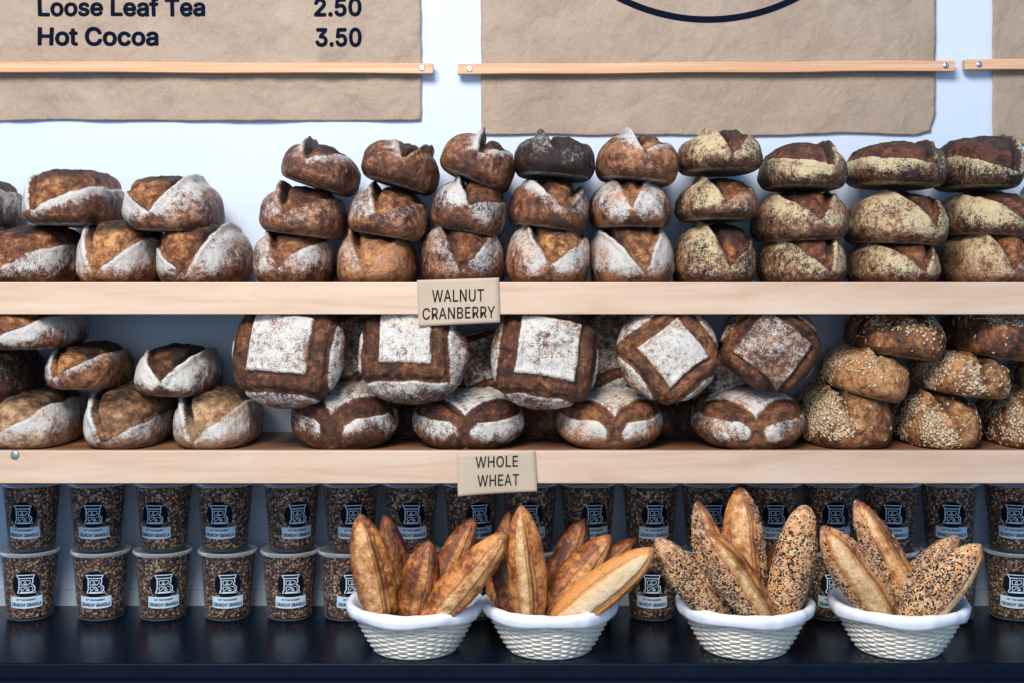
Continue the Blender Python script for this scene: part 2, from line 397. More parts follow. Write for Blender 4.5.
# ------------------------------------------------------------------ loaves
def cubesphere(n):
    idx = {}; V = []; Fc = []
    def g(p):
        k = (round(p[0]*n*2), round(p[1]*n*2), round(p[2]*n*2))
        if k not in idx: idx[k] = len(V); V.append(p)
        return idx[k]
    for ax in range(3):
        for s in (-1, 1):
            for i in range(n):
                for j in range(n):
                    q = []
                    for a, b in ((i,j), (i+1,j), (i+1,j+1), (i,j+1)):
                        p = [0,0,0]; p[ax] = s; p[(ax+1) % 3] = -1+2*a/n; p[(ax+2) % 3] = -1+2*b/n; q.append(g(tuple(p)))
                    Fc.append(tuple(q if s > 0 else q[::-1]))
    V = np.tan(np.array(V)*PI/4); V /= np.linalg.norm(V, axis=1)[:,None]
    return V, Fc
SPH = cubesphere(58); LOW = cubesphere(14)
TOPO = bpy.data.meshes.new('loaf_topology'); TOPO.from_pydata(SPH[0].tolist(), [], SPH[1]); TOPO.polygons.foreach_set('use_smooth', [True]*len(TOPO.polygons)); TOPO.update()
def emit(name, V, att, mat, tone, parent=None):
    me = TOPO.copy(); me.name = name; me.vertices.foreach_set('co', V.astype(np.float32).ravel()); me.update()
    for k in ('flour', 'burst', 'char_dark'):
        a = me.attributes.new(k, 'FLOAT', 'POINT'); a.data.foreach_set('value', np.clip(att[k], 0, 1).astype(np.float32))
    me.materials.append(mat)
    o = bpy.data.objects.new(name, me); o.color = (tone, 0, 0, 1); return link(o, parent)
def body(D, a, b, h, seed, nexp=2.7, zmf=.32, flat=1.55, lump=1.25):
    s = (np.abs(D)**nexp).sum(1)**(-1/nexp); q = D*s[:,None]
    zm = h*zmf; t = np.abs(q[:,2])*flat; t = np.where(t < .7, t, .7+.3*np.tanh((t-.7)/.3))
    z = np.where(q[:,2] >= 0, zm+(h-zm)*q[:,2], zm-zm*t)
    taper = 1-.05*ss(0, 1, -q[:,2])
    V = np.c_[a*q[:,0]*taper, b*q[:,1]*taper, z]
    Nn = np.c_[V[:,0]/a**2, V[:,1]/b**2, (z-zm)/(h*.6)**2]; Nn /= np.linalg.norm(Nn, axis=1)[:,None]+1e-9
    up = ss(0, .25, z/h)
    V = V+Nn*(up*lump*(fbm(V, 14, seed)*.0055+fbm(V, 50, seed+1)*.0018+fbm(V, 170, seed+2)*.0006))[:,None]
    return V, Nn, up
def line_d(u, v, p, q, a, h):
    """signed distance (metres) to the line p->q in the front view; positive to the right of the direction"""
    px, pz, qx, qz = p[0]*a, p[1]*h, q[0]*a, q[1]*h
    dx, dz = qx-px, qz-pz; l = math.hypot(dx, dz)
    return ((u*a-px)*dz-(v*h-pz)*dx)/l
def batard(D, a, b, h, sp, full=True):
    seed = sp['seed']; V, Nn, up = body(D, a, b, h, seed)
    u = V[:,0]/a; v = V[:,2]/h
    wn = fbm(V, 26, seed+11)*.06; wn2 = fbm(V, 30, seed+12)*.06
    dL = line_d(u+wn, v+wn2, sp['ap'], sp['L'], a, h); dR = -line_d(u+wn, v+wn2, sp['ap'], sp['R'], a, h)
    mn = np.minimum(dL, dR)
    burst = ss(-.0018, .0018, mn)
    gL = ss(-.012, .006, dR); gR = ss(-.012, .006, dL)
    hi = .35+.65*ss(sp['ap'][1], 1, v)
    k = min(1.0, h/.1)
    ear = lambda d, g, s: Nn*(s*k*up*g*hi*(np.exp(-((d+.006)/.0055)**2)*.0095-np.exp(-((d-.0075)/.0065)**2)*.014))[:,None]
    V = V+ear(dL, gL, sp['eL'])+ear(dR, gR, sp['eR'])
    V = V+Nn*(burst*up*(fbm(V, 62, seed+20)*.0042+ss(0, .03, mn)*.003))[:,None]
    for s, d, g in ((sp['eL'], dL, gL), (sp['eR'], dR, gR)):      # peak of the ear at the crown
        V[:,2] += s*k*.0085*np.exp(-((d+.003)/.008)**2)*ss(.8, 1.0, v)*g*(.7+.6*fbm(V, 20, seed+31))
    n1 = fbm(V, 32, seed+40)
    low = ss(.02, .38, v+n1*.15)
    fl = sp['fL']*gL*ss(.001, -.002, dL)*np.clip(1.25-np.clip(-dL, 0, 9)/sp['wL'], 0, 1)
    fr = sp['fR']*gR*ss(.001, -.002, dR)*np.clip(1.25-np.clip(-dR, 0, 9)/sp['wR'], 0, 1)
    flour = np.maximum(fl, fr)*(.22+.78*low)*(.80+.55*n1)
    if sp.get('base'):
        flour = np.maximum(flour, (sp['base']+n1*.35*min(1, .3+sp['base']*1.6))*(1-burst)*(.35+.65*ss(0, .3, v)))
    flour = np.maximum(flour, .5*ss(.07, .02, v))
    flour = flour+burst*sp.get('fb', .06)
    top = ss(.62, 1.0, v+n1*.25)
    char_dark = burst*(.95*top+.8*sp['eL']*np.exp(-((dL-.006)/.005)**2)*hi+.8*sp['eR']*np.exp(-((dR-.006)/.005)**2)*hi)  # darker at the top of the burst and in the grooves beside the ears
    char_dark = char_dark+sp.get('dark', 0)*(.5+n1)+.25*ss(.35, .05, v)  # crust darker towards the bottom
    for s, d, g in ((sp['eL'], dL, gL), (sp['eR'], dR, gR)):
        rim = s*g*np.exp(-(d/.0022)**2)*hi; char_dark = char_dark+.8*rim+s*g*.9*np.exp(-(d/.005)**2)*ss(.82, 1, v); flour = flour*(1-.6*np.clip(rim, 0, 1)-.4*np.clip(s*g*np.exp(-(d/.005)**2)*ss(.82, 1, v), 0, 1))
    return V, dict(flour=flour, burst=burst, char_dark=char_dark)
def boule(D, a, b, h, sp, full=True):
    """round loaf, square score on the dome (local +z); sp: sq half size, w trough width, ang rotation"""
    seed = sp['seed']; V, Nn, up = body(D, a, b, h, seed, 2.2, .36, 1.45, .9)
    c, s = math.cos(sp['ang']), math.sin(sp['ang'])
    X = (V[:,0]*c+V[:,1]*s)/a+fbm(V, 22, seed+3)*.045+sp.get('ox', 0); Y = (-V[:,0]*s+V[:,1]*c)/b+fbm(V, 24, seed+4)*.045+sp.get('oy', 0)
    sq, w_ = sp['sq'], sp['w']
    m_ = np.maximum(np.abs(X), np.abs(Y)); top = ss(-.1, .15, V[:,2]/h-.25)
    rr = np.hypot(V[:,0]/a, V[:,1]/b)
    d1 = m_-sq; bulge = .10*np.cos(np.clip(np.minimum(np.abs(X), np.abs(Y))/sq, 0, 1)*PI/2)
    d2 = (sq+w_-bulge*sp.get('bl', .15))-m_
    if sp.get('vc'): d2 = np.maximum(d2, (V[:,2]/h+fbm(V, 20, seed+6)*.05-sp['vc'])*1.1)
    tt = np.minimum(d1, d2); burst = ss(-.012, .014, tt)*top
    ed = .045
    V = V+Nn*(top*(np.exp(-((d1+ed)/ed)**2)*.0045-np.exp(-((d1-ed)/(ed*1.0))**2)*.0045+np.exp(-((d2+ed)/ed)**2)*.0025-np.exp(-((d2-ed)/ed)**2)*.0025))[:,None]
    V = V+Nn*(burst*(fbm(V, 65, seed+20)*.004+ss(0, .12, tt)*.006))[:,None]
    n1 = fbm(V, 30, seed+40); v = V[:,2]/h
    flour = ss(.0, -.02, d1)*(sp.get('fs', 1)*(.86-.38*ss(-.5, .7, n1)))
    fo = ss(0, -.015, d2)*(sp.get('fo', .95)*(.72+.5*n1))*np.clip(1.2-np.clip(-d2, 0, 9)/.45, 0, 1)*ss(.02, .55, v+n1*.2)
    flour = np.maximum(flour, fo)*ss(.0, .1, v); flour = np.maximum(flour, .45*ss(.09, .02, v)); flour = flour+burst*.08
    char_dark = burst*(.25+.6*n1)+.35*top*(np.exp(-((d1-.02)/.02)**2)+.4*np.exp(-((d2-.02)/.02)**2))*burst+.3*ss(.4, .0, v)+sp.get('dark', 0)*(.6+n1)  # darker along the trough edges and towards the bottom
    return V, dict(flour=flour, burst=burst, char_dark=char_dark)
def proj(P):
    d = P[:,1]+DF; return 512+P[:,0]*F/d, HY+(CZ-P[:,2])*F/d
def fit(gen, box, yc, b, rot, sp, base=None, h0=None):
    """size and place a loaf so that it covers the box it has in the photograph, standing on base (a z) or stacked"""
    x0, x1, y0, y1 = box; d = DF+yc
    a = (x1-x0)/2*d/F; h = h0 or (y1-y0)*d/F; loc = np.array([wx((x0+x1)/2, d), yc, wz(y1, d-b*.7)]); R = np.array(rot.to_matrix())
    lock = sp.get('lock')
    for it in range(5):
        V, _ = gen(LOW[0], a, (a if b is None else b), h, sp); P = V@R.T
        P2 = P+loc; px, py = proj(P2)
        gx = (x1-x0)/(px.max()-px.min()); loc[0] += ((x0+x1)/2-(px.max()+px.min())/2)*d/F
        a *= gx
        if base is not None: loc[2] = base-P[:,2].min(); gy = (y1-y0+(py.max()-y1))/(py.max()-py.min())
        else: gy = (y1-y0)/(py.max()-py.min()); loc[2] += (py.max()-y1)*d/F
        if lock: loc[2] += 0
        h *= (min(max(gy, .6), 1.6) if not lock else 1)
    return a, h, loc
def flakes(V, Nn, wgt, count, size, rng, thick=.0011, aspect=1.35, name='oat_topping', mat=None, parent=None):
    p = np.clip(wgt, 0, None); p = p/p.sum(); ids = rng.choice(len(V), count, p=p)
    mb_v = []; mb_f = []
    for i in ids:
        nrm = Vector(Nn[i]); t = nrm.cross(Vector(rng.normal(size=3))).normalized(); bb = nrm.cross(t)
        nrm2 = (nrm+.35*Vector(rng.normal(size=3))*.6).normalized(); t = (t-nrm2*t.dot(nrm2)).normalized(); bb = nrm2.cross(t)
        s_ = size*rng.uniform(.6, 1.35); k0 = len(mb_v); c0 = Vector(V[i])+nrm*thick*.4+t*rng.normal()*.0008
        n = 6
        for k in range(n):
            q = 2*PI*k/n; mb_v.append(c0+t*math.cos(q)*s_*aspect+bb*math.sin(q)*s_)
        mb_v.append(c0+nrm2*thick); mb_v.append(c0-nrm2*thick)
        for k in range(n): mb_f.append((k0+k, k0+(k+1) % n, k0+n)); mb_f.append((k0+(k+1) % n, k0+k, k0+n+1))
    o = mesh_obj(name, mb_v, mb_f, mat, parent); o['kind'] = 'stuff'; return o
def normals(me):
    n = np.empty(len(me.vertices)*3, np.float32); me.vertices.foreach_get('co', n)
    nn = np.array([v.normal[:] for v in me.vertices]); return nn

SEED = [100]
def loaf(box, label, ap=(0,.3), L=(-.5,1), R=(.85,.8), fL=.9, fR=.8, eL=1, eR=.3, wL=.085, wR=.085, roll=0, mat=None, tone=.5, base=None,
         yc=.180, b=.15, name='bread_loaf', group=None, dark=0, bs=.13, fb=.06, yaw=0, cat='bread', oats=None, pitch=0):
    SEED[0] += 13
    sp = dict(seed=SEED[0], ap=ap, L=L, R=R, fL=fL, fR=fR, eL=eL, eR=eR, wL=wL, wR=wR, dark=dark, base=bs, fb=fb)
    rot = Euler((math.radians(pitch), math.radians(roll), math.radians(yaw)), 'XYZ')
    a, h, loc = fit(batard, box, yc, b, rot, sp, base)
    V, at_ = batard(SPH[0], a, b, h, sp)
    if oats:
        w0 = oats(V[:,0]/a, V[:,2]/h, V[:,1]/b)*np.clip(.7+fbm(V, 26, SEED[0])*1.9, 0, 1.3); at_['flour'] = np.maximum(at_['flour'], .5*np.clip(w0, 0, 1)*ss(.05, .2, V[:,2]/h))
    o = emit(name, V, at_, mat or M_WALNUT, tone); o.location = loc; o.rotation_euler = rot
    tag(o, label, cat, group)
    if oats:
        me = o.data; nn = normals(me); rng = np.random.default_rng(SEED[0])
        u = V[:,0]/a; v = V[:,2]/h; wgt = oats(u, v, V[:,1]/b)*ss(.02, .12, v)
        wgt = wgt*np.clip(.7+fbm(V, 26, SEED[0])*1.9, 0, 2)*(nn[:,1] < .4)
        flakes(V, nn, wgt+1e-5, 950, .0031, rng, .0009, mat=M_FLAKE, parent=o)
    return o
G1 = 'walnut loaves stacked on the upper shelf'
A, B_ = SH1T-LIPD+.0003, SH2T-LIPD+.0003
# --- upper shelf, left pile (five and the two cut off by the picture edge)
loaf((-14,92,224,281), 'dark floured loaf on the upper shelf boards, cut off by the left picture edge', (-.55,.22), (-.68,1), (.9,.7), .9, .8, base=A, tone=.42, group=G1)
loaf((76,169,220,281), 'loaf with white left flap, second from left on the upper shelf boards', (-.2,.15), (-.6,1), (.8,.7), 1.1, 1, base=A, tone=.62, group=G1)
loaf((156,254,221,281), 'loaf with big floured right flap, third from left on the upper shelf boards', (-.1,.15), (-.85,.6), (.6,1), 1.1, 1.1, .4, 1, base=A, tone=.52, group=G1)
loaf((-72,28,176,231), 'dark loaf mostly outside the left picture edge, top layer of the upper shelf', (-.3,.3), (-.6,1), (.9,.8), .9, .9, tone=.35, yc=.172, group=G1)
loaf((22,127,169,228), 'long dark topped loaf with white left end, on the left pile of the upper shelf', (-.55,.25), (-.64,1), (.98,.72), 1.2, 1.1, wR=.028, tone=.45, yc=.172, group=G1)
loaf((122,225,174,234), 'loaf with broad white right flap, lying right of the long dark topped loaf', (-.2,.35), (-.9,.72), (.45,1), 1.2, 1, .3, 1, tone=.5, yc=.172, roll=2, group=G1)
# --- upper shelf, tall stacks
W = 'stack on the upper shelf'
loaf((253,337,228,281), 'floured loaf at the bottom of the first tall stack from the left, upper shelf', (-.2,.32), (-.5,1), (.85,.85), .75, .85, base=A, tone=.5, group=G1)
loaf((337,419,229,281), 'golden brown loaf with little flour, bottom of the second tall stack', (-.15,.2), (-.55,1), (.6,.95), .6, .3, base=A, tone=.74, group=G1)
loaf((420,505,221,279), 'grey floured loaf at the bottom of the third tall stack, above the walnut card', (-.05,.25), (-.5,1), (.85,.9), .72, .7, base=A, tone=.45, group=G1)
loaf((505,590,220,281), 'loaf with two white patches at the bottom of the fourth tall stack, upper shelf', (0,.3), (-.5,1), (.85,.78), .85, .95, base=A, tone=.62, group=G1)
loaf((590,674,222,281), 'loaf with a bold white V at the bottom of the fifth tall stack, upper shelf', (.22,.2), (-.78,.92), (.65,1), 1.2, 1.2, 1, .5, base=A, tone=.62, group=G1)
loaf((259,348,180,240), 'brown loaf with a dark gash, middle of the first tall stack from the left', (-.25,.42), (-.52,1), (.85,.9), .65, .35, 1.3, roll=7, tone=.5, yc=.175, group=G1)
loaf((348,430,181,242), 'brown loaf with a floured left crown, middle of the second tall stack', (-.2,.4), (-.42,1), (.9,.85), .8, .4, roll=9, tone=.52, yc=.175, group=G1)
loaf((430,507,175,238), 'dark loaf with a white crown, middle of the third tall stack', (0,.5), (-.35,1), (.9,.7), 1.05, .75, roll=9, tone=.42, yc=.175, group=G1)
loaf((508,589,179,234), 'tilted reddish loaf, middle of the fourth tall stack under the darkest loaf', (.35,.42), (-.7,1), (.72,1), .95, .6, .5, 1, wL=.03, roll=8, tone=.48, yc=.175, group=G1)
loaf((589,671,178,230), 'loaf with two white crown patches, middle of the fifth tall stack', (-.08,.42), (-.45,1), (.3,1), .95, .95, .5, .5, roll=0, tone=.55, yc=.175, group=G1)
loaf((281,361,136,197), 'tilted loaf with a dark raised ear, top of the first tall stack from the left', (-.25,.62), (-.42,1), (.6,.95), .8, .75, 1.5, .2, wL=.03, wR=.025, roll=17, tone=.45, yc=.168, group=G1)
loaf((361,440,139,196), 'tilted loaf with its ear on the right, top of the second tall stack', (.15,.62), (-.25,1), (.5,1), .7, .2, .3, 1.6, wL=.028, roll=16, tone=.45, yc=.168, group=G1)
loaf((440,516,127,195), 'steeply tilted loaf with a white crown, top of the third tall stack', (-.05,.62), (-.15,1), (.7,.95), .9, .8, 1.4, .3, wL=.03, wR=.02, roll=24, tone=.5, yc=.168, group=G1)
loaf((514,595,130,183), 'darkest brown loaf, top of the fourth tall stack', (-.05,.6), (-.3,1), (.85,.9), .45, .3, 1.3, .2, roll=4, tone=.12, dark=.45, yc=.168, group=G1)
loaf((595,679,127,188), 'loaf with a white crown and flour streaks, top of the fifth tall stack', (0,.66), (-.28,1), (.7,.9), 1.1, .7, 1.4, .3, wL=.035, wR=.02, roll=6, tone=.58, yc=.168, group=G1)
# --- cornmeal loaves
G2 = 'cornmeal dusted loaves on the upper shelf'
K = dict(mat=M_CORN, group=G2)
loaf((672,756,219,281), 'yellow dusted loaf at the bottom of the sixth tall stack from the left', (.15,.28), (-.3,1), (.9,.85), .8, .4, base=A, bs=.41, tone=.45, **K)
loaf((757,847,230,281), 'yellow dusted loaf at the bottom of the seventh tall stack from the left', (.35,.25), (-.85,1), (.5,1), .7, .75, .4, .8, base=A, bs=.41, tone=.45, **K)
loaf((845,941,236,281), 'yellow dusted loaf at the bottom of the eighth tall stack from the left', (.35,.3), (-.75,1), (.68,1), .7, .8, .4, .8, base=A, bs=.37, tone=.52, **K)
loaf((936,1034,228,281), 'yellow dusted loaf with an orange split at the bottom of the ninth tall stack', (.05,.25), (-.5,1), (.85,.9), .8, .7, base=A, bs=.41, tone=.66, **K)
loaf((674,758,177,223), 'flat topped yellow dusted loaf, middle of the sixth tall stack', (-.05,.42), (-.35,1), (.9,.85), .85, .45, base=None, bs=.34, tone=.5, yc=.175, **K)
loaf((750,849,190,243), 'yellow dusted loaf with a brown triangular split, middle of the seventh tall stack', (.12,.42), (-.65,1), (.6,1), .8, .8, .4, .6, bs=.33, tone=.5, yc=.175, roll=-2, **K)
loaf((842,949,190,247), 'large yellow dusted loaf with narrow split, middle of the eighth tall stack', (.42,.38), (-.3,1), (.65,1), .9, .8, .4, .6, bs=.49, tone=.5, yc=.175, roll=3, **K)
loaf((936,1034,191,239), 'yellow dusted loaf with a dark top, middle of the ninth tall stack', (.6,.25), (-.95,1), (.75,1), .9, .5, .4, .8, bs=.37, tone=.42, yc=.175, roll=4, **K)
loaf((676,763,126,177), 'yellow dusted loaf with a dark nub on its crown, top of the sixth tall stack', (.05,.35), (-.25,1), (.55,.9), .95, .75, 1.4, .3, bs=.33, tone=.42, yc=.168, **K)
loaf((757,848,141,193), 'yellow dusted loaf with a charred split and raised right ear, top of the seventh stack', (.38,.5), (-1,.68), (.42,1), .85, .7, .2, 1.5, bs=.41, tone=.4, yc=.168, roll=2, **K)
loaf((843,949,141,191), 'yellow dusted loaf with sloping dark crown, top of the eighth tall stack', (.3,.5), (-1,.62), (.45,1), .95, .4, .2, 1.2, wL=.04, bs=.33, tone=.36, yc=.168, roll=3, **K)
loaf((930,1025,136,193), 'loaf with the largest dark brown crown, top of the ninth tall stack', (.42,.28), (-1,.62), (.58,1), .9, .7, .3, 1.5, wL=.035, bs=.29, tone=.3, yc=.168, roll=2, **K)
loaf((1016,1100,178,236), 'brown loaf just showing at the right picture edge, middle layer of upper shelf', (.1,.3), base=None, tone=.6, yc=.2, group=G1)
loaf((1036,1125,230,281), 'brown loaf behind the right side of the ninth tall stack, on the upper shelf', (.1,.3), base=A, tone=.6, yc=.15, group=G1)

# --- lower shelf, left pile
G3 = 'plain floured loaves on the left of the lower shelf'
K = dict(group=G3)
loaf((-18,90,386,450), 'pale golden loaf at the bottom left corner of the lower shelf', (-.45,.22), (-.72,1), (.9,.9), 1.1, .9, base=B_, mat=M_PALE, tone=.58, **K)
loaf((83,179,382,450), 'loaf with tall white left flap, second from left on the lower shelf boards', (-.25,.15), (-.7,1), (1,.55), 1.2, .8, base=B_, mat=M_PALE, tone=.42, **K)
loaf((173,264,384,450), 'pale golden loaf with dark gash, third from left on the lower shelf boards', (-.3,.15), (-.65,1), (.85,.85), 1, .85, 1.5, base=B_, mat=M_PALE, tone=.62, **K)
loaf((-40,47,345,401), 'dark brown loaf with little flour, at the left picture edge below the upper shelf', (-.2,.7), (-.6,1), (.6,1), .3, .35, tone=.3, yc=.175, **K)
loaf((45,135,341,390), 'brown loaf with small white left patch, second in the middle layer, lower shelf', (-.42,.3), (-.6,1), (.55,.8), 1, .8, wR=.022, roll=2, tone=.6, yc=.175, **K)
loaf((134,223,343,397), 'loaf with dark V split between white shoulders, left of the upright round loaves', (0,.35), (-.75,1), (.75,1), 1.15, 1, .5, 1.1, roll=3, mat=M_WHEAT, tone=.45, yc=.175, **K)
loaf((-42,89,302,350), 'large floured loaf touching the underside of the upper shelf at the left picture edge', (-.22,.18), (-.35,1), (.8,.8), 1.1, 1, roll=0, tone=.5, yc=.14, **K)

# --- square scored wheat rounds
G4 = 'square scored whole wheat rounds'
def round_loaf(box, label, ang, sq, w_, pitch, roll=0, yc=.14, base=None, h0=.10, tone=.45, ab=1.0, dark=0, fs=1, fo=.95, ox=0, oy=0, group=G4, yaw=0, bl=.15, vc=0):
    SEED[0] += 13
    sp = dict(seed=SEED[0], ang=math.radians(ang), sq=sq, w=w_, fs=fs, fo=fo, ox=ox, oy=oy, dark=dark, bl=bl, vc=vc)
    rot = Euler((math.radians(pitch), math.radians(roll), math.radians(yaw)), 'XYZ')
    x0, x1, y0, y1 = box
    if base is not None:
        b = (x1-x0)/2*(DF+yc)/F*ab; a, h, loc = fit(boule, box, yc, b, rot, sp, base, h0)
    else:       # stands on edge, dome towards the room: b is the vertical half-size
        d = DF+yc; a = (x1-x0)/2*d/F*.99; b = (y1-y0)/2*d/F*.99; h = h0; R_ = np.array(rot.to_matrix())
        loc = np.array([wx((x0+x1)/2, d), yc, wz((y0+y1)/2, d)])
        for it in range(4):
            V, _ = boule(LOW[0], a, b, h, sp); px, py = proj(V@R_.T+loc)
            a *= (x1-x0)/(px.max()-px.min()); b *= (y1-y0)/(py.max()-py.min())
            loc[0] += ((x0+x1)/2-(px.max()+px.min())/2)*d/F; loc[2] += ((py.max()+py.min())/2-(y0+y1)/2)*d/F
    V, at_ = boule(SPH[0], a, b, h, sp)
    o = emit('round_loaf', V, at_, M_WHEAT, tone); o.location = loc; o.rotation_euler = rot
    return tag(o, label, 'bread', group)
# lying flat, a corner of the square towards the room
round_loaf((291,399,379,450), 'dark round loaf lying flat below the first upright square scored loaf, lower shelf', 35, .56, .13, 7, bl=-1.1, vc=.60, base=B_, tone=.42, fs=.8, ox=.10, oy=.12)
round_loaf((413,524,384,450), 'round loaf lying flat with a clean white corner, above the whole wheat card', 44, .56, .13, 7, bl=-1.1, vc=.60, base=B_, tone=.42, ox=.10, oy=.10)
round_loaf((556,663,384,450), 'golden round loaf lying flat, third of the four flat rounds from the left', 46, .56, .13, 7, bl=-1.1, vc=.60, base=B_, tone=.66, ox=.10, oy=.10)
round_loaf((691,805,384,450), 'round loaf lying flat with white front, rightmost flat round, beside the oat loaves', 43, .56, .13, 7, bl=-1.1, vc=.60, base=B_, tone=.55, ox=.10, oy=.10)
# standing on edge behind and above them
round_loaf((232,346,300,409), 'upright round loaf with a white square, leftmost of the upright rounds', -5, .53, .36, 76, fo=.8, yc=.085, yaw=-6, oy=-.10, ox=.08)
round_loaf((358,469,299,405), 'upright round loaf with a white square, partly under the walnut cranberry card', -1, .47, .32, 76, fo=.9, yc=.085, oy=-.18, ox=.12)
round_loaf((491,599,303,410), 'upright round loaf with a tilted white square, right of the walnut cranberry card', -8, .55, .33, 76, fo=.8, yc=.085, oy=-.10, ox=-.06)
round_loaf((616,721,300,405), 'upright round loaf with its white square turned to a diamond', -52, .50, .31, 76, fo=.85, yc=.085, oy=.02, ox=-.12, tone=.58)
round_loaf((720,821,297,391), 'upright round loaf with grey dusted square, rightmost upright round, beside oat loaves', -38, .60, .30, 76, yc=.098, oy=.18, ox=-.10, fs=.55, fo=.6)
# back row, half hidden
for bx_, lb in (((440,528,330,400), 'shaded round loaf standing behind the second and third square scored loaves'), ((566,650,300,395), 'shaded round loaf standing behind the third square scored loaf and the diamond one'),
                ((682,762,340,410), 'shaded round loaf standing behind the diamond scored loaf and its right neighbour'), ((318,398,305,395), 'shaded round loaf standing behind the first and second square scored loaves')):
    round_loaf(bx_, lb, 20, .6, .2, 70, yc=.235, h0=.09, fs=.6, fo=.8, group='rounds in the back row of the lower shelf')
for bx_, lb in (((362,452,392,446), 'added dark loaf in the gap between the first and second flat round loaves'), ((496,584,392,446), 'added dark loaf in the gap between the second and third flat round loaves'),
                ((634,722,392,446), 'added dark loaf in the gap between the third and fourth flat round loaves')):
    round_loaf(bx_, lb, 44, .5, .2, 0, yc=.255, base=B_, ab=.75, tone=.3, fs=.5, fo=.25, group='rounds in the back row of the lower shelf')  # dark loaves added to fill the gaps; their low tone deepens the shade
# --- oat loaves
G5 = 'oat topped loaves on the right of the lower shelf'
K = dict(mat=M_OAT, group=G5, fL=.25, fR=.15, eL=.7, eR=.2)
lt = lambda c, s=.0, w_=.25: (lambda u, v, y: ss(c+w_, c-w_, u+s*(v-.5))+.03)
def both(c, s, c2, amt): return lambda u, v, y: ss(c+.2, c-.2, u+s*(v-.5))+amt*ss(c2-.1, c2+.15, u)+.04
loaf((793,893,380,450), 'oat topped loaf on the shelf boards, next to the rightmost flat round', (-.15,.25), (-.45,1), (.9,.9), base=B_, tone=.52, oats=lt(-.2,.6), roll=0, **K)
loaf((887,981,388,450), 'golden oat topped loaf, second in the bottom layer of the oat loaves', (0,.45), (-.3,1), (.8,.8), base=B_, tone=.58, oats=both(-.2,.6,.65,.7), **K)
loaf((972,1062,388,450), 'thickly oat covered loaf at the bottom right picture edge, lower shelf', (.6,.6), (.3,1), (.95,1), base=B_, tone=.5, oats=lambda u, v, y: 1+0*u, **K)
loaf((817,909,342,403), 'tilted oat topped loaf, left one of the middle layer of oat loaves', (-.05,.6), (-.25,1), (.8,.8), roll=14, tone=.7, yc=.175, oats=lambda u, v, y: ss(.1,-.25,u)*ss(.35,.6,v)+.3*ss(.7,.85,u)+.3*ss(-.75,-.9,u)+.02, **K)
loaf((908,1010,346,399), 'oat topped loaf, second one in the middle layer of oat loaves', (0,.5), (-.05,1), (.8,.85), roll=6, tone=.58, yc=.175, oats=both(-.15,.3,.5,.45), **K)
loaf((1008,1100,350,396), 'oat topped loaf barely showing at the right picture edge, lower shelf middle layer', (0,.5), (-.05,1), (.8,.85), tone=.45, yc=.175, oats=lt(0), **K)
loaf((843,946,303,361), 'reddish oat topped loaf partly behind the upper shelf edge, left of two', (.1,.75), (-.3,1), (.7,1), roll=8, tone=.42, yc=.175, oats=lambda u, v, y: ss(.45,.75,v)*(.5+.5*ss(.3,.7,u))+.03, **K)
loaf((938,1045,300,362), 'smooth reddish oat topped loaf, top layer, cut by the right picture edge', (.1,.75), (-.3,1), (.7,1), roll=8, tone=.40, yc=.175, oats=lambda u, v, y: ss(.55,.8,v)+.03, **K)

